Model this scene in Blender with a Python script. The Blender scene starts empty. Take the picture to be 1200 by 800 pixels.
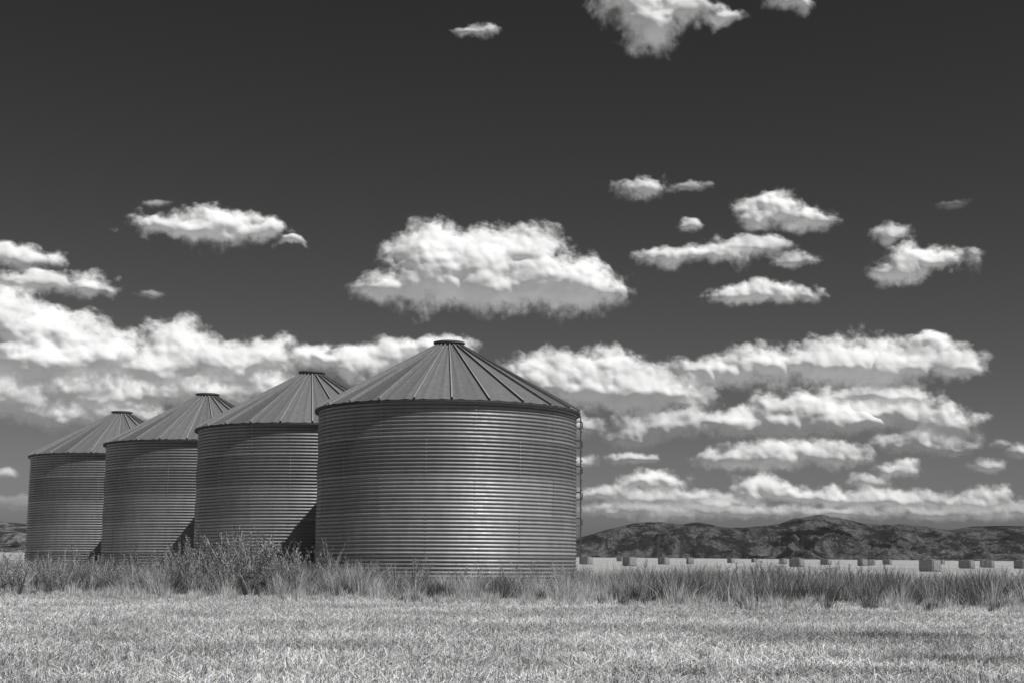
import bpy, math, random
import numpy as np
from mathutils import Matrix, Vector

random.seed(7)
rng = np.random.default_rng(11)
scene = bpy.context.scene
col = scene.collection
scene.view_settings.view_transform = 'Standard'
scene.view_settings.look = 'None'
scene.view_settings.exposure = 0

# ------------------------------------------------------------------ camera
EYE = 1.05
F = 1667.0
PITCH = math.radians(8.58)
ROLL = math.radians(0.5)
cam_d = bpy.data.cameras.new("camera")
cam = bpy.data.objects.new("camera", cam_d)
col.objects.link(cam)
cam_d.lens = 50
cam_d.sensor_width = 36
cam_d.clip_start = 0.1
cam_d.clip_end = 90000
R3 = Matrix.Rotation(math.radians(90) + PITCH, 3, 'X') @ Matrix.Rotation(ROLL, 3, 'Z')
cam.rotation_euler = R3.to_euler()
cam.location = (0, 0, EYE)
scene.camera = cam

def pixel_bearing(x, y):
    """bearing and elevation of an image pixel"""
    d = R3 @ Vector(((x - 600) / F, (400 - y) / F, -1.0))  # image coordinates turned into a viewing ray of the camera
    return math.atan2(d.x, d.y), math.atan2(d.z, math.hypot(d.x, d.y))

# ------------------------------------------------------------------ light
SUN_EL = math.radians(57)
SUN_AZ = math.radians(134)
sdir = Vector((math.sin(SUN_AZ) * math.cos(SUN_EL), math.cos(SUN_AZ) * math.cos(SUN_EL), math.sin(SUN_EL)))
sl = bpy.data.lights.new("sun", 'SUN')
sl.energy = 4.6
sl.angle = math.radians(0.5)
sl.color = (1.0, 0.995, 0.99)
so = bpy.data.objects.new("sun", sl)
so.rotation_euler = sdir.to_track_quat('Z', 'Y').to_euler()
col.objects.link(so)

world = bpy.data.worlds.new("World")
scene.world = world
world.use_nodes = True
nt = world.node_tree
nt.nodes.clear()
sky = nt.nodes.new('ShaderNodeTexSky')
sky.sky_type = 'NISHITA'
sky.sun_disc = False
sky.sun_elevation = SUN_EL
sky.sun_rotation = SUN_AZ
sky.air_density = 1.0
sky.dust_density = 1.0
sep = nt.nodes.new('ShaderNodeSeparateColor')
pw = nt.nodes.new('ShaderNodeMath'); pw.operation = 'POWER'; pw.inputs[1].default_value = 1.6
mul = nt.nodes.new('ShaderNodeMath'); mul.operation = 'MULTIPLY'; mul.inputs[1].default_value = 0.152
bg = nt.nodes.new('ShaderNodeBackground'); bg.inputs['Strength'].default_value = 0.1
wo = nt.nodes.new('ShaderNodeOutputWorld')
nt.links.new(sky.outputs[0], sep.inputs[0])
nt.links.new(sep.outputs[0], pw.inputs[0])
nt.links.new(pw.outputs[0], mul.inputs[0])
nt.links.new(mul.outputs[0], bg.inputs['Color'])
nt.links.new(bg.outputs[0], wo.inputs[0])

# ------------------------------------------------------------------ noise
def hsh(ix, iy, s):
    v = np.sin(ix * 127.1 + iy * 311.7 + s * 74.7) * 43758.5453
    return v - np.floor(v)

def vnoise(x, y, s=0.0):
    ix = np.floor(x); iy = np.floor(y)
    fx = x - ix; fy = y - iy
    fx = fx * fx * fx * (fx * (fx * 6 - 15) + 10); fy = fy * fy * fy * (fy * (fy * 6 - 15) + 10)
    a = hsh(ix, iy, s); b = hsh(ix + 1, iy, s); c = hsh(ix, iy + 1, s); d = hsh(ix + 1, iy + 1, s)
    return (a * (1 - fx) + b * fx) * (1 - fy) + (c * (1 - fx) + d * fx) * fy

def fbm(x, y, s=0.0, o=5):
    t = 0; a = 0.5; n = 0
    for i in range(o):
        t = t + a * vnoise(x, y, s + i * 3.1); n += a
        x, y = 1.62 * x + 1.22 * y + 5.2, -1.22 * x + 1.62 * y + 1.3; a *= 0.5
    return t / n

def worley(x, y, s=0.0, soft=14.0):
    """rounded billows, blended smoothly where they meet"""
    ix = np.floor(x); iy = np.floor(y)
    acc = np.zeros(np.shape(x))
    for dx in (-1, 0, 1):
        for dy in (-1, 0, 1):
            cx = ix + dx; cy = iy + dy
            px = cx + 0.1 + 0.8 * hsh(cx, cy, s); py = cy + 0.1 + 0.8 * hsh(cx, cy, s + 9.7)
            acc += np.exp(-soft * ((x - px) ** 2 + (y - py) ** 2))
    return np.clip(1 + np.log(acc + 1e-9) / soft, 0, 1)

def blur(a, sig):
    r = int(max(2, round(sig * 2.5)))
    k = np.exp(-0.5 * (np.arange(-r, r + 1) / sig) ** 2); k /= k.sum()
    p = np.pad(a, ((r, r), (r, r)), mode='edge')
    o = np.zeros((a.shape[0], p.shape[1]))
    for i, w in enumerate(k): o += w * p[i:i + a.shape[0]]
    q = np.zeros(a.shape)
    for i, w in enumerate(k): q += w * o[:, i:i + a.shape[1]]
    return q

# ------------------------------------------------------------------ mesh helper
def np_mesh(name, verts, loops, sizes, attrs=None, smooth=False, mat=None):
    me = bpy.data.meshes.new(name)
    verts = np.asarray(verts, dtype=np.float32); loops = np.asarray(loops, dtype=np.int32).ravel()
    sizes = np.asarray(sizes, dtype=np.int32)
    me.vertices.add(len(verts)); me.vertices.foreach_set("co", verts.ravel())
    me.loops.add(len(loops)); me.loops.foreach_set("vertex_index", loops)
    me.polygons.add(len(sizes))
    starts = np.concatenate(([0], np.cumsum(sizes)[:-1])).astype(np.int32)
    me.polygons.foreach_set("loop_start", starts)
    try:
        me.polygons.foreach_set("loop_total", sizes)
    except Exception:
        pass
    me.polygons.foreach_set("use_smooth", np.full(len(sizes), smooth))
    me.update(calc_edges=True)
    for k, v in (attrs or {}).items():
        a = me.attributes.new(k, 'FLOAT', 'POINT')
        a.data.foreach_set("value", np.asarray(v, dtype=np.float32))
    if mat: me.materials.append(mat)
    me.validate()
    return me

class MB:
    def __init__(s): s.v = []; s.f = []; s.t = []
    def add(s, vs, fs, tone=1.0):
        b = len(s.v); s.v += [tuple(v) for v in vs]; s.f += [tuple(i + b for i in f) for f in fs]
        s.t += [tone] * len(vs)
    def mesh(s, name, mat, smooth=False):
        sizes = [len(f) for f in s.f]; loops = [i for f in s.f for i in f]
        return np_mesh(name, s.v, loops, sizes, {"tone": s.t}, smooth, mat)
    def tube(s, pts, r, n=6, tone=1.0, r2=None):
        r2 = r if r2 is None else r2
        vs = []; fs = []
        m = len(pts)
        for i, p in enumerate(pts):
            p = Vector(p)
            d = (Vector(pts[min(i + 1, m - 1)]) - Vector(pts[max(i - 1, 0)])).normalized()
            u = d.orthogonal().normalized(); w = d.cross(u)
            rr = r + (r2 - r) * i / (m - 1)
            for k in range(n):
                a = 2 * math.pi * k / n
                vs.append(p + u * math.cos(a) * rr + w * math.sin(a) * rr)
        for i in range(m - 1):
            for k in range(n):
                k2 = (k + 1) % n
                fs.append((i * n + k, i * n + k2, (i + 1) * n + k2, (i + 1) * n + k))
        fs.append(tuple(range(n))[::-1]); fs.append(tuple((m - 1) * n + k for k in range(n)))
        s.add(vs, fs, tone)

def obj(name, data, parent=None, loc=(0, 0, 0), **props):
    o = bpy.data.objects.new(name, data)
    col.objects.link(o)
    o.location = loc
    if parent: o.parent = parent
    for k, v in props.items(): o[k] = v
    return o

# ------------------------------------------------------------------ materials
def new_mat(name):
    m = bpy.data.materials.new(name); m.use_nodes = True
    n = m.node_tree; n.nodes.clear()
    return m, n, n.nodes.new('ShaderNodeOutputMaterial')

def math_n(n, op, a, b=None, clamp=False):
    x = n.nodes.new('ShaderNodeMath'); x.operation = op; x.use_clamp = clamp
    for i, v in enumerate((a, b)):
        if v is None: continue
        if isinstance(v, (int, float)): x.inputs[i].default_value = v
        else: n.links.new(v, x.inputs[i])
    return x.outputs[0]

def noise_n(n, scale, detail=4, stretch=None, rough=0.6, dist=0.0):
    tc = n.nodes.new('ShaderNodeTexCoord'); mp = n.nodes.new('ShaderNodeMapping')
    if stretch: mp.inputs['Scale'].default_value = stretch
    n.links.new(tc.outputs['Object'], mp.inputs['Vector'])
    no = n.nodes.new('ShaderNodeTexNoise')
    no.inputs['Scale'].default_value = scale; no.inputs['Detail'].default_value = detail
    no.inputs['Roughness'].default_value = rough; no.inputs['Distortion'].default_value = dist
    n.links.new(mp.outputs[0], no.inputs['Vector'])
    return no.outputs['Fac']

def maprange(n, v, a, b, c, d):
    x = n.nodes.new('ShaderNodeMapRange')
    n.links.new(v, x.inputs[0])
    for i, q in enumerate((a, b, c, d)): x.inputs[i + 1].default_value = q
    return x.outputs[0]

def attr_n(n, name):
    a = n.nodes.new('ShaderNodeAttribute'); a.attribute_name = name
    return a.outputs['Fac']

def metal(name, base, metallic, rough, stretch=(3, 3, 0.3), amt=0.2, st2=None, a2=0.14):
    m, n, out = new_mat(name)
    p = n.nodes.new('ShaderNodeBsdfPrincipled')
    v = attr_n(n, "tone")
    s1 = maprange(n, noise_n(n, 1.6, 6, stretch, 0.7), 0.3, 0.7, 1 - amt, 1 + amt)
    s2 = maprange(n, noise_n(n, 12 if st2 else 26, 3, st2), 0.3, 0.7, 1 - a2, 1 + a2)
    c = math_n(n, 'MULTIPLY', math_n(n, 'MULTIPLY', v, base), math_n(n, 'MULTIPLY', s1, s2))
    n.links.new(c, p.inputs['Base Color'])
    p.inputs['Metallic'].default_value = metallic
    rr = maprange(n, noise_n(n, 6, 4), 0.3, 0.7, rough - 0.06, rough + 0.1)
    n.links.new(rr, p.inputs['Roughness'])
    n.links.new(p.outputs[0], out.inputs[0])
    return m

M_wall = metal("corrugated_steel", 0.22, 0.22, 0.48, (2, 2, 0.5), 0.14, (0.35, 0.35, 1.6), 0.09)  # horizontally stretched noise paints glint-like dashes into the wall colour
M_roof = metal("weathered_roof_steel", 0.125, 0.15, 0.6, (5, 5, 1.2), 0.16)
M_dark = metal("dark_steel", 0.10, 0.3, 0.55)

def matte(name, base, lo=0.8, hi=1.2, scale=4):
    m, n, out = new_mat(name)
    p = n.nodes.new('ShaderNodeBsdfPrincipled')
    c = math_n(n, 'MULTIPLY', maprange(n, noise_n(n, scale, 6), 0.3, 0.7, lo, hi), base)
    n.links.new(c, p.inputs['Base Color']); p.inputs['Roughness'].default_value = 0.95
    n.links.new(p.outputs[0], out.inputs[0])
    return m
M_conc = matte("concrete", 0.3)

def blade_mat(name, base, trans=0.35):
    m, n, out = new_mat(name)
    d = n.nodes.new('ShaderNodeBsdfDiffuse'); t = n.nodes.new('ShaderNodeBsdfTranslucent'); mx = n.nodes.new('ShaderNodeMixShader')
    c = math_n(n, 'MULTIPLY', attr_n(n, "tone"), base)
    n.links.new(c, d.inputs[0]); n.links.new(c, t.inputs[0]); mx.inputs[0].default_value = trans
    n.links.new(d.outputs[0], mx.inputs[1]); n.links.new(t.outputs[0], mx.inputs[2]); n.links.new(mx.outputs[0], out.inputs[0])
    return m
M_straw = blade_mat("straw", 0.80, 0.2)
M_grass = blade_mat("dry_grass", 0.56)
M_weed = blade_mat("weed_foliage", 0.22)
M_stem = blade_mat("weed_stem", 0.22, 0.1)

# ------------------------------------------------------------------ ground
def ground_mat():
    m, n, out = new_mat("stubble_ground")
    p = n.nodes.new('ShaderNodeBsdfPrincipled')
    a = maprange(n, noise_n(n, 12, 8, (1, 1, 1), 0.85), 0.41, 0.59, 0.2, 1.35)
    b = maprange(n, noise_n(n, 0.5, 6, (0.5, 1, 1)), 0.38, 0.62, 0.8, 1.15)
    c2 = maprange(n, noise_n(n, 0.012, 5, (0.4, 1, 1)), 0.35, 0.65, 0.85, 1.15)
    c = math_n(n, 'MULTIPLY', math_n(n, 'MULTIPLY', math_n(n, 'MULTIPLY', a, b), c2), 0.44)
    n.links.new(c, p.inputs['Base Color']); p.inputs['Roughness'].default_value = 1.0
    p.inputs['Specular IOR Level'].default_value = 0.1
    bp = n.nodes.new('ShaderNodeBump'); bp.inputs['Strength'].default_value = 0.5; bp.inputs['Distance'].default_value = 0.04
    n.links.new(noise_n(n, 14, 6), bp.inputs['Height']); n.links.new(bp.outputs[0], p.inputs['Normal'])
    n.links.new(p.outputs[0], out.inputs[0])
    return m
M_ground = ground_mat()
gv = []; gs = np.array([-60000, -8000, -1000, -150, -40, -20, 0, 20, 40, 150, 1000, 8000, 60000.])
ng = len(gs)
for yy in gs:
    for xx in gs: gv.append((xx, yy, 0.0))
gl = []
for j in range(ng - 1):
    for i in range(ng - 1):
        gl += [j * ng + i, j * ng + i + 1, (j + 1) * ng + i + 1, (j + 1) * ng + i]
obj("ground", np_mesh("ground", gv, gl, [4] * ((ng - 1) ** 2), None, False, M_ground), kind="structure")

# ------------------------------------------------------------------ blades
def blades(name, x, y, h, w, lean, tone, mat, z0=0.0, tipw=0.15, la=None, bend=0.3, **props):
    n = len(x)
    az = rng.uniform(0, 2 * np.pi, n)
    if la is None: la = rng.uniform(0, 2 * np.pi, n)
    lx = np.cos(la) * lean + 0.12 * lean; ly = np.sin(la) * lean
    wx = np.cos(az) * w / 2; wy = np.sin(az) * w / 2
    base = np.stack([x, y, np.full(n, z0) if np.isscalar(z0) else z0], 1)
    zt = h * np.sqrt(np.clip(1 - lean ** 2 * .8, 0.03, 1))
    mid = base + np.stack([lx * bend * h, ly * bend * h, 0.55 * zt], 1)
    tip = base + np.stack([lx * h, ly * h, zt], 1)
    wv = np.stack([wx, wy, np.zeros(n)], 1)
    V = np.stack([base - wv, base + wv, mid - wv * .8, mid + wv * .8, tip - wv * tipw, tip + wv * tipw], 1).reshape(-1, 3)
    b = (np.arange(n) * 6)[:, None]
    L = np.concatenate([b + np.array([[0, 1, 3, 2]]), b + np.array([[2, 3, 5, 4]])], 1).reshape(-1)
    T = np.repeat(tone, 6)
    return obj(name, np_mesh(name, V, L, np.full(n * 2, 4), {"tone": T}, False, mat), **props)

def edge_y(x): return 35.4 - 0.27 * x + 3.0 * (fbm(x * 0.45, x * 0 + 2, 4, 5) - 0.5)

BINS = [(-1.99, 44.6), (-7.40, 52.3), (-12.86, 59.9), (-18.65, 67.9)]
RAD = 4.03; EAVE = 5.5

# stubble: short cut stalks plus loose straw lying flat
n = 400000
yy = 9.0 + 33 * rng.random(n) ** 1.45
xx = (rng.random(n) - 0.5) * 2 * (yy * 0.39 + 1.0)
dens = fbm(xx * 5, yy * 6, 1, 4)
keep = (yy < edge_y(xx) + 2.5) & (rng.random(n) < np.clip((dens - 0.42) * 8, 0.05, 1))
xx = xx[keep]; yy = yy[keep]; n1_ = len(xx)
h1 = rng.uniform(0.02, 0.09, n1_); l1 = rng.uniform(0.05, 0.85, n1_)
n = 250000
y2 = 9.0 + 33 * rng.random(n) ** 1.45
x2 = (rng.random(n) - 0.5) * 2 * (y2 * 0.39 + 1.0)
dens = fbm(x2 * 3, y2 * 4, 5, 4)
keep = (y2 < edge_y(x2) + 2.5) & (rng.random(n) < np.clip((dens - 0.42) * 8, 0.05, 1))
x2 = x2[keep]; y2 = y2[keep]; n2_ = len(x2)
h2 = rng.uniform(0.04, 0.18, n2_); l2 = rng.uniform(0.97, 1.1, n2_)
xx = np.concatenate([xx, x2]); yy = np.concatenate([yy, y2]); hh = np.concatenate([h1, h2]); ln = np.concatenate([l1, l2]); n = len(xx)
patch = fbm(xx * 0.6, yy * 1.5, 8, 5)
tn = np.where(rng.random(n) < 0.32, rng.uniform(0.08, 0.35, n), rng.uniform(0.6, 1.25, n)) * np.clip(0.2 + 1.5 * patch, 0.5, 1.2)
darkp = (np.exp(-(((xx - 5.2) / 1.6) ** 2 + ((yy - 19.8) / 0.9) ** 2)) + np.exp(-(((xx - 4.2) / 1.2) ** 2 + ((yy - 15.5) / 0.5) ** 2))) * 0.85 * np.clip(fbm(xx * 2, yy * 3, 90, 3) * 2.4 - .3, 0, 1)
tn = tn * (1 - np.clip(darkp, 0, .8))
z0 = np.concatenate([np.zeros(n1_), rng.uniform(0.002, 0.025, n2_)])
blades("stubble", xx, yy, hh, rng.uniform(0.004, 0.009, n), ln, tn, M_straw, z0=z0, tipw=0.8, bend=0.5, kind="stuff")

# tall dry grass
def in_bin(x, y):
    k = np.zeros(len(x), bool)
    for bx, by in BINS: k |= (x - bx) ** 2 + (y - by) ** 2 < (RAD + 0.12) ** 2
    return k
G = []
n = 320000
xx = rng.uniform(-30, 34, n); yy = 29 + 43 * rng.random(n) ** 1.3
ey = edge_y(xx)
d = yy - ey
dn = fbm(xx * 0.9, yy * 1.0, 21, 4)
keep = (d > -3.5) & (np.abs(xx) < yy * 0.42 + 2) & (rng.random(n) < np.clip(0.4 + d * 0.16, 0, 1) * np.clip((dn - 0.40) * 6, 0.08, 1)) & (yy < ey + 26 + 6 * dn)
xx = xx[keep]; yy = yy[keep]; d = d[keep]; n = len(xx)
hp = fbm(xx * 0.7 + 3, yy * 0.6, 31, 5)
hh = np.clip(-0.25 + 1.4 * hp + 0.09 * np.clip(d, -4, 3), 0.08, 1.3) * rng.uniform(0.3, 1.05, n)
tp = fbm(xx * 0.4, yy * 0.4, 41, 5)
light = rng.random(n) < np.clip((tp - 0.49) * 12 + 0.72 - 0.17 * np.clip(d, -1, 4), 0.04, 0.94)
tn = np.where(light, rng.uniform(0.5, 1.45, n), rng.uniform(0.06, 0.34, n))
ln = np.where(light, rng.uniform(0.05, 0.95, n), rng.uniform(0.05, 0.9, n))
G.append((xx, yy, hh, ln, tn, rng.uniform(0, 6.283, n)))
def tufts(cx, cy, hmin, hmax, plight, per=120, spread=0.2):
    k = len(cx)
    H = rng.uniform(hmin, hmax, k); lt = rng.random(k) < plight
    cnt = per
    X = np.repeat(cx, cnt); Y = np.repeat(cy, cnt); Hh = np.repeat(H, cnt); LT = np.repeat(lt, cnt)
    m = len(X)
    a = rng.uniform(0, 6.283, m); r = np.abs(rng.normal(0, spread, m)) * Hh / 0.7
    h = Hh * rng.uniform(0.35, 1.1, m)
    t = np.where(LT, rng.uniform(0.5, 1.5, m), rng.uniform(0.07, 0.42, m))
    G.append((X + np.cos(a) * r, Y + np.sin(a) * r, h, np.clip(r / spread * 0.25 + rng.uniform(0, .4, m), 0, 0.95), t, a))
k = 520
cx = rng.uniform(-26, 30, k); cy = edge_y(cx) + rng.uniform(-0.2, 14, k) * rng.random(k)
tufts(cx, cy, 0.25, 0.95, 0.45)
k = 420
cx = rng.uniform(-22, 20, k); tufts(cx, edge_y(cx) + rng.uniform(-4.0, 0.6, k), 0.10, 0.34, 0.85, per=60, spread=0.25)
cx = rng.uniform(-9.5, -3.2, 90); tufts(cx, edge_y(cx) + rng.uniform(-.6, 1.8, 90), 0.4, 1.0, 0.8)
cx = rng.uniform(-16, -9, 60); tufts(cx, edge_y(cx) + rng.uniform(-.2, 2.5, 60), 0.4, 0.95, 0.5)
cx = rng.uniform(3, 14, 90); tufts(cx, edge_y(cx) + rng.uniform(0.8, 7, 90), 0.5, 1.0, 0.2)
cx = rng.uniform(-4.5, 3.2, 90); tufts(cx, edge_y(cx) + rng.uniform(-.6, 3.8, 90), 0.35, 0.9, 0.6)
P = [np.concatenate([g[i] for g in G]) for i in range(6)]
kp = ~in_bin(P[0], P[1])
P = [p[kp] for p in P]
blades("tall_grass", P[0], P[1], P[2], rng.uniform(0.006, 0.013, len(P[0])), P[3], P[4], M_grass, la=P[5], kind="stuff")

# ------------------------------------------------------------------ weeds
def weed_meshes(seed):
    r = random.Random(seed)
    S = MB(); L = MB()
    for k in range(8):
        a = r.uniform(0, 6.28); sp = r.uniform(0.03, 0.38); H = r.choice([r.uniform(0.35, .8), r.uniform(0.75, 1.02)])
        pts = []
        for i in range(6):
            t = i / 5
            pts.append((math.cos(a) * sp * t ** 1.4 + r.uniform(-.015, .015), math.sin(a) * sp * t ** 1.4 + r.uniform(-.015, .015), H * t))
        tn = r.choice([r.uniform(.3, .8), r.uniform(1.5, 3.0)])
        S.tube(pts, 0.007, 4, tn, 0.004)
        for i in range(1, 6):
            for q in range(2):
                t = (i + r.random() - 0.5) / 5; t = min(t, 1)
                j = min(int(t * 5), 4); ft = t * 5 - j
                p = Vector(pts[j]).lerp(Vector(pts[j + 1]), ft)
                b = r.uniform(0, 6.28); ll = r.uniform(0.05, 0.17) * (1.2 - 0.6 * t)
                e = p + Vector((math.cos(b) * ll, math.sin(b) * ll, r.uniform(0.06, 0.18)))
                S.tube([p, (p + e) / 2 + Vector((0, 0, -.01)), e], 0.003, 3, tn, 0.002)
                for z in range(9):
                    c = p.lerp(e, r.uniform(0.2, 1.1)) + Vector((r.gauss(0, .015), r.gauss(0, .015), r.gauss(0, .018)))
                    s = r.uniform(0.008, 0.024)
                    u = Vector((r.gauss(0, .7), r.gauss(0, .7), r.gauss(0, 1.1))).normalized(); w = u.orthogonal().normalized()
                    tone = r.choice([0.2, 0.35, 0.6, 1.1, 2.8]) * r.uniform(.8, 1.2)
                    L.add([c - u * s, c - w * s * .4, c + u * s, c + w * s * .4], [(0, 1, 2, 3)], tone)
        for z in range(20):     # seed head
            c = Vector(pts[-1]) + Vector((r.gauss(0, .012), r.gauss(0, .012), r.uniform(-0.12, 0.06)))
            s = r.uniform(0.006, 0.014)
            u = Vector((r.gauss(0, 1), r.gauss(0, 1), r.gauss(0, 1))).normalized(); w = u.orthogonal().normalized()
            L.add([c - u * s, c - w * s * .6, c + u * s, c + w * s * .6], [(0, 1, 2, 3)], r.uniform(0.5, 2.8))
    return S.mesh("stem", M_stem), L.mesh("foliage", M_weed)
variants = [weed_meshes(100 + i) for i in range(7)]

def weed(x, y, h, i):
    e = obj("weed_plant", None, None, (x, y, 0), group="tall weeds around the grain bins", category="weed")
    e["label"] = "tall dry branching weed growing beside the grain bins" if h > 1.0 else "low leafy dry weed standing among pale grass"
    e.empty_display_size = 0.2
    e.rotation_euler = (0, 0, random.uniform(0, 6.28))
    w = h * random.uniform(0.85, 1.25)
    e.scale = (w, w, h)
    sm, lm = variants[i % 7]
    obj("stem", sm, e); obj("foliage", lm, e)
wi = 0
def px2x(px, y): return (px - 598) / F * y * 0.9888
wl = [(150,40,.95),(160,39.5,1.0),(172,39,1.1),(185,38.5,1.3),(196,38,1.1),(205,39,1.4),(213,38,1.3),(222,37.5,1.45),(231,38.5,1.5),(240,37,1.2),(250,38,1.25),(258,37.2,1.35),
                 (266,37.8,1.45),(274,37,1.55),(283,37.6,1.64),(291,36.8,1.52),(299,37.5,1.64),(307,37,1.52),(316,37.6,1.6),(324,36.9,1.4),(333,37.5,1.35),(342,37,1.2),
                 (352,38,1.15),(245,36.4,1.0),(270,36.2,1.05),(295,36,1.1),(315,36.1,1.0),(228,36.6,1.0),(210,36.8,.9),(384,38.6,1.3),(398,38.8,1.1),(376,38.8,1.2),(410,38.5,1.0),(362,38,1.1),(425,38.4,.95),(440,38.2,.9),(460,38.2,.85)]
for px, y, h in wl:
    for q in range(3 if 180 < px < 350 else 2):
        yj = y + random.uniform(-.8, .9)
        weed(px2x(px + random.uniform(-10, 10), yj), yj, h * random.choice([random.uniform(0.6, 0.85), random.uniform(0.85, 1.06)]), wi); wi += 1
for k in range(120):
    px = random.choice([random.uniform(-10, 170), random.uniform(400, 690), random.uniform(700, 1190), random.uniform(840, 1020), random.uniform(860, 980)])
    y = random.uniform(36.5, 41) if px < 690 else random.uniform(36, 50)
    x = px2x(px, y)
    if any(math.hypot(x - bx, y - by) < RAD + .3 for bx, by in BINS): y = 38; x = px2x(px, y)
    weed(x, y, random.uniform(0.5, 1.0) if px > 400 else random.uniform(0.65, 1.15), wi); wi += 1

# ------------------------------------------------------------------ grain bins
def wall_mesh():
    rows = 50; PIT = EAVE / rows; sub = 6; seg = 144; amp = 0.017
    nz = rows * sub + 1
    z = np.linspace(0, EAVE, nz)
    r = RAD + amp * np.sin(2 * np.pi * z / PIT)
    a = np.linspace(0, 2 * np.pi, seg, endpoint=False)
    V = np.stack([r[:, None] * np.cos(a)[None], r[:, None] * np.sin(a)[None], np.repeat(z[:, None], seg, 1)], 2).reshape(-1, 3)
    ringbase = [1.10, 1.24, 1.14, 0.76, 0.86]
    pr = np.random.default_rng(5)
    pt = pr.uniform(0.90, 1.10, (5, 9))
    T = np.zeros((nz, seg))
    rowt = pr.uniform(0.93, 1.07, rows + 1)
    for i in range(nz):
        ring = min(int(z[i] / 1.1), 4)
        pi = ((np.arange(seg) + (8 if ring % 2 else 0)) // 16) % 9
        T[i] = ringbase[ring] * pt[ring][pi] * rowt[min(i // sub, rows)]
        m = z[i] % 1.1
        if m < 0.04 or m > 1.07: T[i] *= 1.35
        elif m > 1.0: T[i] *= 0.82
    i, j = np.meshgrid(np.arange(nz - 1), np.arange(seg), indexing='ij')
    j2 = (j + 1) % seg
    L = np.stack([i * seg + j, i * seg + j2, (i + 1) * seg + j2, (i + 1) * seg + j], 2).reshape(-1, 4)
    V = [V]; T = [T.ravel()]; L = [L]; off = nz * seg
    per = 10 * sub
    for ring in range(5):
        for p in range(9):
            a0 = 2 * np.pi * (p * 16 - (8 if ring % 2 else 0)) / seg
            i0 = ring * per; zz = z[i0:i0 + per + 1]; rr = r[i0:i0 + per + 1] + 0.006
            dw = 0.016 / RAD
            A = np.stack([rr * np.cos(a0 - dw), rr * np.sin(a0 - dw), zz], 1); B = np.stack([rr * np.cos(a0 + dw), rr * np.sin(a0 + dw), zz], 1)
            V.append(np.concatenate([A, B])); tt = np.where((np.arange(per + 1) // 3) % 2 == 0, 1.8, 0.5); T.append(np.concatenate([tt, tt]))
            k = np.arange(per) + off
            L.append(np.stack([k, k + per + 1, k + per + 2, k + 1], 1)); off += 2 * (per + 1)
    V = np.concatenate(V); T = np.concatenate(T); L = np.concatenate(L)
    return np_mesh("wall", V, L, np.full(len(L), 4), {"tone": T}, True, M_wall)

RT = 7.56; RE = RAD + 0.13; RC = 0.46
def roof_mesh():
    m = MB(); NP = 24
    pr = random.Random(3)
    z0 = EAVE - 0.02
    def P(a, t, up=0.0):
        rr = RE + (RC - RE) * t; zz = z0 + (RT - z0) * t
        sl = math.atan2(RT - z0, RE - RC)
        return Vector(((rr + up * math.sin(sl)) * math.cos(a), (rr + up * math.sin(sl)) * math.sin(a), zz + up * math.cos(sl)))
    for k in range(NP):
        a0 = 2 * math.pi * k / NP; a1 = 2 * math.pi * (k + 1) / NP
        tone = pr.uniform(0.8, 1.25)
        sub = 8; ts = 6
        vs = []; fs = []
        for t in range(ts + 1):
            for s in range(sub + 1):
                vs.append(P(a0 + (a1 - a0) * s / sub, t / ts, 0.018 if s % 4 == 2 else 0.0))
        for t in range(ts):
            for s in range(sub):
                q = t * (sub + 1) + s
                fs.append((q, q + 1, q + sub + 2, q + sub + 1))
        m.add(vs, fs, tone)
        vs = []
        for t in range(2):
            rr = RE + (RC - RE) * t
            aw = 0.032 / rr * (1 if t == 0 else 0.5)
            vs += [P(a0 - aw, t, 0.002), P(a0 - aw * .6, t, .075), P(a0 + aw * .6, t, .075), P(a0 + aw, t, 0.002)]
        m.add(vs, [(0, 1, 5, 4)], 0.6); m.add(vs, [(1, 2, 6, 5)], 2.4); m.add(vs, [(2, 3, 7, 6)], 1.5); m.add(vs, [(3, 2, 1, 0)], 0.5)  # rib faces toned apart: highlight and shaded side painted into the colour
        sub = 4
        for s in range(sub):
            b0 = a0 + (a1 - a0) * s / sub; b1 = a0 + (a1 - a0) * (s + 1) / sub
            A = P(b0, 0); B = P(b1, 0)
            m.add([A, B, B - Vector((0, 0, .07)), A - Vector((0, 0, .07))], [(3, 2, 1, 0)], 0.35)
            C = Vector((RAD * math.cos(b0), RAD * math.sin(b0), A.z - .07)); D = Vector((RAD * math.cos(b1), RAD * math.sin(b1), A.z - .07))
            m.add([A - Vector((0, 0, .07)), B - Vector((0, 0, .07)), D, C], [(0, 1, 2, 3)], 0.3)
    return m.mesh("roof", M_roof)

def lathe(prof, n, name, mat, tone=1.0):
    m = MB(); vs = []; fs = []
    for r, z in prof:
        for k in range(n):
            a = 2 * math.pi * k / n; vs.append((r * math.cos(a), r * math.sin(a), z))
    for i in range(len(prof) - 1):
        for k in range(n):
            k2 = (k + 1) % n; fs.append((i * n + k, i * n + k2, (i + 1) * n + k2, (i + 1) * n + k))
    fs.append(tuple((len(prof) - 1) * n + k for k in range(n)))
    m.add(vs, fs, tone)
    return m.mesh(name, mat)

ME_wall = wall_mesh(); ME_roof = roof_mesh()
ME_cap = lathe([(0.47, RT - 0.10), (0.45, RT + 0.08), (0.38, RT + 0.085), (0.38, RT + 0.12), (0.50, RT + 0.12), (0.50, RT + 0.17), (0.42, RT + 0.19), (0.10, RT + 0.22)], 32, "vent_cap", M_roof, 0.9)
ME_found = lathe([(RAD + 0.14, -0.1), (RAD + 0.14, 0.10), (RAD - 0.2, 0.10)], 96, "foundation", M_conc)

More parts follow.
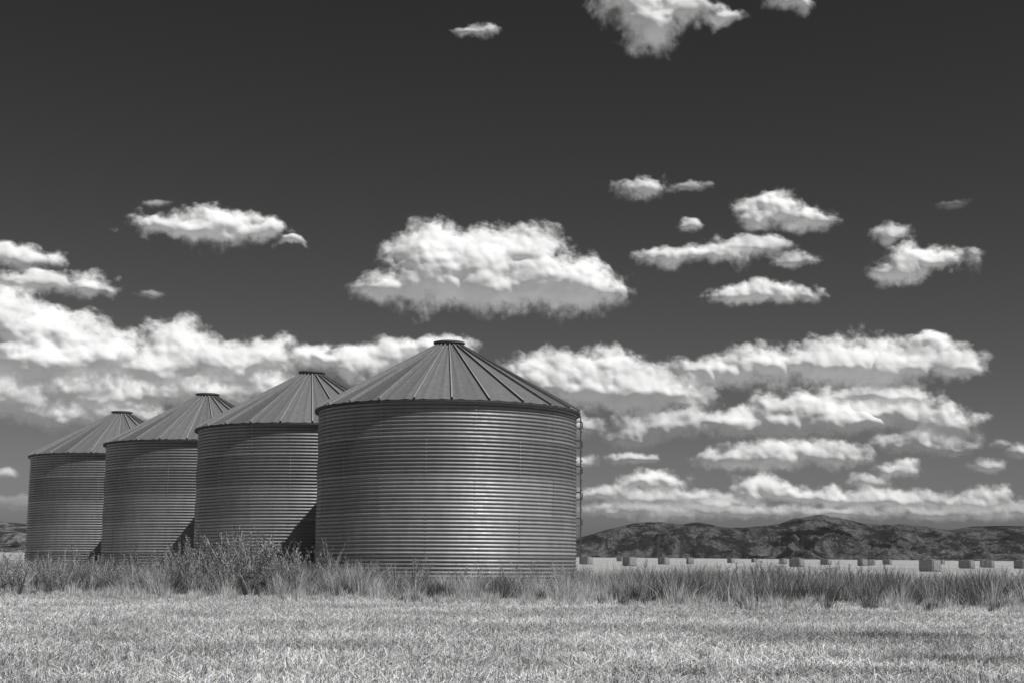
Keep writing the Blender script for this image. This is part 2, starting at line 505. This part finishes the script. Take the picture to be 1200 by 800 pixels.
rail = MB(); rail.tube([(0, 0, 0.9), (0, 0, EAVE - 0.1)], 0.014, 6)
ru = MB(); ru.tube([(-0.02, -0.2, 0), (0.04, -0.19, 0), (0.04, 0.19, 0), (-0.02, 0.2, 0)], 0.015, 6)
br = MB(); br.tube([(-0.14, 0, -.11), (0.0, 0, -.11), (0.05, 0, -.07), (0.055, 0, .07), (0.0, 0, .11), (-.14, 0, .11)], 0.014, 5)
ME_rail = rail.mesh("rail", M_dark); ME_rung = ru.mesh("rung", M_dark); ME_brk = br.mesh("bracket", M_dark)

labs = ["corrugated steel grain bin with a ladder on its side",
        "corrugated steel grain bin partly hidden behind the bin with a ladder",
        "weathered corrugated grain bin between two others in tall weeds",
        "corrugated steel grain bin standing last in the row"]
for i, (bx, by) in enumerate(BINS):
    e = obj("grain_bin", None, None, (bx, by, 0), label=labs[i], category="grain bin", group="row of steel grain bins")
    e.rotation_euler = (0, 0, math.radians([4, 9, 2, 13][i]))
    obj("foundation", ME_found, e)
    obj("wall", ME_wall, e)
    rf = obj("roof", ME_roof, e)
    obj("vent_cap", ME_cap, rf)
    if i == 0:
        ang = math.radians(-4 - 5)
        ld = obj("ladder", None, e, ((RAD + 0.14) * math.cos(ang), (RAD + 0.14) * math.sin(ang), 0))
        ld.rotation_euler = (0, 0, ang)
        for s in (-1, 1): obj("rail", ME_rail, ld, (0, 0.2 * s, 0))
        z = 1.0
        while z < EAVE - 0.15:
            obj("rung", ME_rung, ld, (0, 0, z)); z += 0.3
        for z in (1.3, 2.1, 2.9, 3.7, 4.5, 5.1):
            for s in (-1, 1): obj("bracket", ME_brk, ld, (0, 0.2 * s, z + 0.02))

# ------------------------------------------------------------------ hay bales
def bale_meshes():
    import bmesh
    bm = bmesh.new()
    bmesh.ops.create_cube(bm, size=1.0)
    bmesh.ops.scale(bm, vec=(1.9, 1.1, 1.1), verts=bm.verts)
    bmesh.ops.bevel(bm, geom=list(bm.edges), offset=0.09, segments=2, affect='EDGES')
    bmesh.ops.subdivide_edges(bm, edges=list(bm.edges), cuts=4, use_grid_fill=True)
    r = random.Random(4)
    for v in bm.verts:
        k = 0.02 * math.sin(v.co.x * 2 * math.pi / 0.24) if abs(v.co.x) < .85 else 0
        v.co += v.co.normalized() * (k + r.uniform(-0.02, 0.02))
        v.co.z += 0.55
    me = bpy.data.meshes.new("straw_body"); bm.to_mesh(me); bm.free(); me.materials.append(matte("bale_straw", 0.34, 0.6, 1.3, 12))
    t = MB()
    for y in (-.40, -.20, 0, .20, .40):
        t.tube([(-.98, y, 0.05), (-.98, y, 1.13), (.98, y, 1.13), (.98, y, 0.05), (-.98, y, 0.04)], 0.012, 4)
    return me, t.mesh("twine", M_dark)
B1, B2 = bale_meshes()
# distance, direction the long side runs: most show one sunlit and one shaded side
bales = [(687,215,35),(738,182,32),(778,235,28),(809,255,5),(857,340,30),(918,300,20),(934,195,34),(968,270,40),
         (1011,240,15),(1019,262,60),(1040,320,35),(1090,134,32),(1133,192,36),(1157,222,55),(1197,200,30),(884,430,10),(727,400,40),(1104,410,20)]
for px, d, rot in bales:
    e = obj("hay_bale", None, None, (px2x(px, d), d, 0), category="hay bale", group="hay bales scattered on the field")
    e["label"] = "large rectangular hay bale lying on the stubble field"
    e.rotation_euler = (0, 0, math.radians(rot + 90 + random.uniform(-8, 8)))
    obj("straw_body", B1, e); obj("twine", B2, e)

# ------------------------------------------------------------------ hills
def hills():
    prof_x = [-1200, -300, -100, 0, 28, 120, 400, 600, 680, 705, 730, 750, 775, 795, 820, 845, 870, 890, 915, 940, 955, 975, 1000, 1030, 1060, 1085, 1110, 1140, 1170, 1200, 1400, 1900]
    prof_h = [20, 30, 34, 35, 33, 22, 10, 14, 24, 31, 37, 40, 42, 40, 41, 37, 35, 37, 42, 49, 51, 48, 44, 40, 40, 37, 35, 38, 38, 39, 36, 30]
    nb, nr = 1700, 200
    b = np.linspace(-0.46, 0.46, nb); r = np.linspace(5000, 9800, nr)
    Bg, Rg = np.meshgrid(b, r, indexing='ij')
    px = 600 + F * np.tan(Bg)
    H = np.interp(px, prof_x, prof_h)
    X = Rg * np.sin(Bg); Y = Rg * np.cos(Bg)
    n1 = fbm(X / 900, Y / 900, 3, 5)
    wxp = (n1 - .5) * 500
    rid = 1 - np.abs(2 * fbm((X + wxp) / 340, Y / 900, 13, 6) - 1)
    back = np.exp(-((Rg - 8700) / 800) ** 2) * H * 8700 / F
    fr = (0.12 + 1.0 * np.clip(fbm(X / 900, Y * 0, 23, 3) - 0.2, 0, 1)) * np.exp(-((Rg - 6300 - 500 * (n1 - .5)) / 550) ** 2) * H * 6300 / F
    md = (0.28 + 1.0 * np.clip(fbm(X / 700, Y * 0 + 5, 27, 3) - 0.2, 0, 1)) * np.exp(-((Rg - 7500 - 400 * (n1 - .5)) / 380) ** 2) * H * 7500 / F
    fade = np.clip((Rg - 5000) / 500, 0, 1)
    crest = 1 - 0.87 * np.exp(-((Rg - 8700) / 500) ** 2)
    rough = np.where(px < 300, 0.35, 1.0)
    Z = np.maximum(np.maximum(back, fr), md) + fade * crest * rough * (H / 40) * ((rid - 0.9) * 230)
    Z = Z * fade - 2
    V = np.stack([X, Y, Z], 2).reshape(-1, 3)
    i, j = np.meshgrid(np.arange(nb - 1), np.arange(nr - 1), indexing='ij')
    L = np.stack([i * nr + j, i * nr + j + 1, (i + 1) * nr + j + 1, (i + 1) * nr + j], 2).reshape(-1, 4)[:, ::-1]
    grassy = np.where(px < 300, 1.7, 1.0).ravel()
    m, n, out = new_mat("hill_scrub")
    d = n.nodes.new('ShaderNodeBsdfDiffuse')
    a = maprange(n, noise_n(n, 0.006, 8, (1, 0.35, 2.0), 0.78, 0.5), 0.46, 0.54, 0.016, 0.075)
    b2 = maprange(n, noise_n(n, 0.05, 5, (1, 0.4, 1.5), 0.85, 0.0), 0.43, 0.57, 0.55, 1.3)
    em = n.nodes.new('ShaderNodeEmission'); em.inputs[1].default_value = 0.020   # faint glow added to the slopes, standing in for airlight over several km
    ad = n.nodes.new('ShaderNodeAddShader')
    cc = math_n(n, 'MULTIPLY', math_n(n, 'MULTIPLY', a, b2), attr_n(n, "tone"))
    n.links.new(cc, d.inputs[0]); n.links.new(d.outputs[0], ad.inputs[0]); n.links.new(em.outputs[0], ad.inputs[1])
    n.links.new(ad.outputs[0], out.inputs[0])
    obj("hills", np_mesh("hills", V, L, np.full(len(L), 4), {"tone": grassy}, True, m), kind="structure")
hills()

# ------------------------------------------------------------------ clouds
def cloud_mat():
    m, n, out = new_mat("cloud_vapour")
    d = n.nodes.new('ShaderNodeBsdfDiffuse'); d.inputs[0].default_value = (0.76, 0.76, 0.76, 1)
    t = n.nodes.new('ShaderNodeBsdfTranslucent'); t.inputs[0].default_value = (0.7, 0.7, 0.7, 1)
    mx = n.nodes.new('ShaderNodeMixShader'); mx.inputs[0].default_value = 0.18
    em = n.nodes.new('ShaderNodeEmission'); em.inputs[0].default_value = (1, 1, 1, 1); em.inputs[1].default_value = 0.10  # vapour glows faintly, standing in for light scattered inside the cloud
    ad = n.nodes.new('ShaderNodeAddShader'); tr = n.nodes.new('ShaderNodeBsdfTransparent'); m2 = n.nodes.new('ShaderNodeMixShader')
    n.links.new(d.outputs[0], mx.inputs[1]); n.links.new(t.outputs[0], mx.inputs[2])
    n.links.new(mx.outputs[0], ad.inputs[0]); n.links.new(em.outputs[0], ad.inputs[1])
    n.links.new(attr_n(n, "vapour"), m2.inputs[0]); n.links.new(tr.outputs[0], m2.inputs[1]); n.links.new(ad.outputs[0], m2.inputs[2])
    n.links.new(m2.outputs[0], out.inputs[0])
    return m
M_cloud = cloud_mat()

def sstep(a, b, x):
    t = np.clip((x - a) / (b - a), 0, 1); return t * t * (3 - 2 * t)

def cloud(blobs, label, opac=1.0, base_alt=600.0, seed=0, wisp=0.35, step=1.0):
    x0 = min(b[0] - b[2] for b in blobs) - 18; x1 = max(b[0] + b[2] for b in blobs) + 18
    y0 = min(b[1] - b[3] for b in blobs) - 14; y1 = max(b[1] + b[3] for b in blobs) + 12
    cx = (x0 + x1) / 2; cy = (y0 + y1) / 2
    az, el = pixel_bearing(cx, cy)
    az2, elb = pixel_bearing(cx, y1 - 8)
    dist = min(base_alt / math.tan(max(elb, 0.02)), 30000)
    mpp = dist / F / math.cos(az) ** 0.5 / math.cos(el)
    gx = np.arange(x0, x1, step); gy = np.arange(y0, y1, step)
    GX, GY = np.meshgrid(gx, gy, indexing='ij')
    hgt = y1 - y0 - 16
    s = float(seed)
    k = min(1, hgt / 60)
    wx = (fbm(GX / 28, GY / 22, s + 50, 5) - .5) * 34 * k; wy = (fbm(GX / 28, GY / 22, s + 70, 5) - .5) * 24 * k
    acc = np.zeros(GX.shape)
    for bx, by, rx, ry in blobs:
        dx = (GX + wx - bx) / rx; dy = (GY + wy - by) / ry
        dy = np.where(dy > 0, dy * 1.3, dy)
        f = 1 - np.sqrt(dx * dx + dy * dy)
        acc += np.exp(f * 7)
    Q = np.log(acc) / 7
    c = float(np.clip(hgt * 0.34, 9, 26))
    ux = GX + wx * .5; uy = GY + wy * .5
    w1 = worley(ux / c, uy / c, s, 10); w2 = worley(ux / c * 2.1, uy / c * 2.1, s + 4, 10); w3 = worley(ux / c * 4.1, uy / c * 4.1, s + 6, 10)
    fb = fbm(GX / c * 0.8, GY / c * 0.95, s + 2, 6); ff = fbm(GX / 8, GY / 7, s + 12, 5); fx_ = fbm(GX / 3.2, GY / 3.0, s + 15, 3)
    puff = w1 * 0.5 + w2 * 0.32 + w3 * 0.18
    tt = np.clip((GY - y0) / (y1 - y0), 0, 1)
    Fd = Q - 0.01 + 0.55 * (puff - 0.66) + 1.7 * wisp * (fb - 0.5) + (0.22 + 0.36 * tt) * (ff - .5) + 0.13 * (fx_ - .5)
    al = sstep(-0.10, 0.30 + 0.55 * wisp + 0.35 * tt, Fd) * opac
    al = al * (0.84 + 0.16 * sstep(0.35, 0.6, fbm(GX / c * 0.6, GY / c, s + 61, 5)))
    bd = np.minimum(np.minimum(GX - x0, x1 - GX), np.minimum(GY - y0, y1 - GY))
    al = al * np.clip(bd / 8, 0, 1)
    # shallow relief of the sunlit side: round billows on top, receding flat base below
    R = hgt * 0.5
    lo = fbm(GX / c * 0.40, GY / c * 0.5, s + 33, 2); md = fbm(ux / c * 1.1, uy / c * 1.2, s + 43, 3)
    sm = blur(np.clip(Q + 0.6 * wisp * (fb - .5) + 0.12, 0.0, 1) ** 0.8, max(2.4, hgt * 0.07))
    bil = blur(0.32 * w1 + 0.17 * w2 + 0.06 * w3, 1.5)
    dep = R * 0.60 * sm + c * bil + c * 0.80 * (lo - .5) + c * 0.25 * blur(md - .5, 1.6) + 1.1 * (ff - .5)
    dep += hgt * (0.20 * tt - 1.25 * np.clip(tt - 0.56, 0, 1) ** 1.6)
    dep = blur(dep, 0.8)
    right = Vector((math.cos(az), -math.sin(az), 0)); fwd = Vector((math.sin(az), math.cos(az), 0)); up = Vector((0, 0, 1))
    LX = (GX - cx) * mpp; LZ = -(GY - cy) * mpp; LD = -dep * mpp
    cr, sr = math.cos(ROLL), math.sin(ROLL)
    LXr = LX * cr + LZ * sr; LZr = -LX * sr + LZ * cr
    V = (LXr[..., None] * np.array(right) + LD[..., None] * np.array(fwd) + LZr[..., None] * np.array(up)).reshape(-1, 3)
    nx, ny = GX.shape
    i, j = np.meshgrid(np.arange(nx - 1), np.arange(ny - 1), indexing='ij')
    L = np.stack([i * ny + j, i * ny + j + 1, (i + 1) * ny + j + 1, (i + 1) * ny + j], 2).reshape(-1, 4)
    A = al.ravel(); kp = A[L].max(1) > 0.004
    L = L[kp]
    if len(L) == 0:
        print("EMPTY CLOUD", label, cx, cy); return
    used = np.unique(L); rm = np.full(len(A), -1); rm[used] = np.arange(len(used))
    me = np_mesh("cloud", V[used], rm[L], np.full(len(L), 4), {"vapour": A[used]}, True, M_cloud)
    obj("cloud", me, None, (dist * math.sin(az), dist * math.cos(az), EYE + dist * math.tan(el)), label=label, category="cloud", group="cumulus clouds in the sky")

BIG = "large puffy white cumulus cloud with flat grey base"
MED = "white cumulus cloud drifting in the dark sky"
SML = "small ragged wisp of white cloud"
LOW = "flat grey white cloud low over the hills"
BNK = "billowing cloud of the bank above the grain bins"
CL = [
 ([(503,310,52,44),(560,320,76,44),(618,312,56,44),(676,342,50,34),(468,349,50,18),(560,348,120,32),(650,347,78,28)], BIG, 1, .20),
 ([(190,273,34,17),(255,272,50,28),(235,281,68,18),(308,273,26,13),(343,285,20,6)], MED, 1, .32),
 ([(12,306,56,18)], MED, .9, .33), ([(40,337,54,17),(98,336,30,18)], MED, .9, .33),
 ([(182,240,14,6)], SML, .35, .4), ([(173,346,14,6)], SML, .3, .4),
 ([(5,392,52,44),(70,402,54,38),(120,422,48,36),(50,434,84,38)], BNK, 1, .22),
 ([(30,468,62,34),(100,462,64,34),(160,457,50,30)], BNK, 1, .24),
 ([(210,412,46,32),(250,434,64,34),(300,424,46,28),(190,442,54,32)], BNK, 1, .22),
 ([(290,452,64,30),(240,464,62,26)], BNK, .95, .26), ([(120,482,64,22),(50,488,52,18)], BNK, .85, .28),
 ([(365,430,44,22),(412,432,46,26),(460,424,46,26),(510,420,50,24)], BNK, 1, .22),
 ([(7,555,14,7)], SML, .6, .4),
 ([(742,14,46,36),(768,48,34,26),(800,28,34,26),(842,30,28,11)], MED, .9, .40),
 ([(930,10,27,19)], MED, .8, .35), ([(566,40,20,12),(548,41,13,6)], SML, .65, .4),
 ([(755,225,36,16)], SML, .85, .40), ([(808,222,24,7)], SML, .5, .45),
 ([(905,249,35,22),(945,264,38,15),(885,260,18,14)], MED, 1, .28), ([(807,268,14,10)], SML, .8, .3),
 ([(790,304,44,15),(835,301,42,19)], MED, .95, .33), ([(880,293,46,14),(898,287,28,11)], MED, .8, .40), ([(928,308,28,11)], SML, .65, .42),
 ([(895,347,63,15),(880,345,36,14)], MED, 1, .20), ([(1045,279,21,13)], SML, .75, .38),
 ([(1085,310,46,21),(1060,319,31,16)], MED, 1, .28), ([(1115,241,18,7)], SML, .2, .5),
 ([(655,448,60,34),(715,447,65,37),(765,464,58,30),(700,468,66,24)], BIG, 1, .20),
 ([(765,502,44,21),(805,497,28,14),(745,516,32,15)], MED, .8, .32), ([(740,537,34,10)], SML, .75, .3),
 ([(690,502,20,17)], SML, .7, .38), ([(683,542,18,9)], SML, .6, .38), ([(820,471,28,19)], SML, .55, .38),
 ([(845,441,66,25),(905,437,62,29),(955,435,60,28),(1005,430,60,35)], BIG, 1, .22),
 ([(1060,430,64,28),(1085,410,38,15),(1115,433,34,14),(1030,444,56,20)], MED, 1, .28),
 ([(1045,464,38,15),(1010,464,32,12)], MED, .85, .32),
 ([(860,500,58,22),(915,493,54,28),(955,487,54,31),(1000,496,54,23)], BIG, 1, .22), ([(1050,490,64,30),(1105,499,40,22)], MED, 1, .27),
 ([(1075,522,56,18),(1090,514,36,15)], MED, .85, .32),
 ([(905,534,66,20),(965,536,52,18),(860,542,42,12)], MED, .95, .28),
 ([(1050,552,26,11)], MED, .85, .23), ([(1157,547,20,9)], SML, .7, .3), ([(1172,521,12,6)], SML, .5, .35), ([(1195,529,17,10)], SML, .75, .3),
 ([(763,567,40,19)], MED, .95, .22), ([(770,583,84,13),(720,581,50,12)], LOW, .7, .34), ([(1015,567,24,9)], SML, .6, .33),
 ([(900,577,46,19),(950,583,52,15)], MED, .95, .24), ([(1035,585,58,14)], LOW, .8, .3), ([(1090,588,42,12)], LOW, .6, .35),
 ([(1145,588,38,15)], MED, .85, .26), ([(835,588,48,12)], LOW, .55, .35), ([(745,600,84,12)], LOW, .5, .40), ([(850,600,84,11)], LOW, .48, .40), ([(975,600,94,12)], LOW, .5, .40), ([(1100,602,94,12)], LOW, .48, .40), ([(1180,600,50,14)], LOW, .5, .40),
 ([(20,590,60,10)], LOW, .15, .4),
]
for k, (bl, lab, op, wp) in enumerate(CL):
    cloud(bl, lab, op, seed=k * 1.37 + 2, wisp=wp)
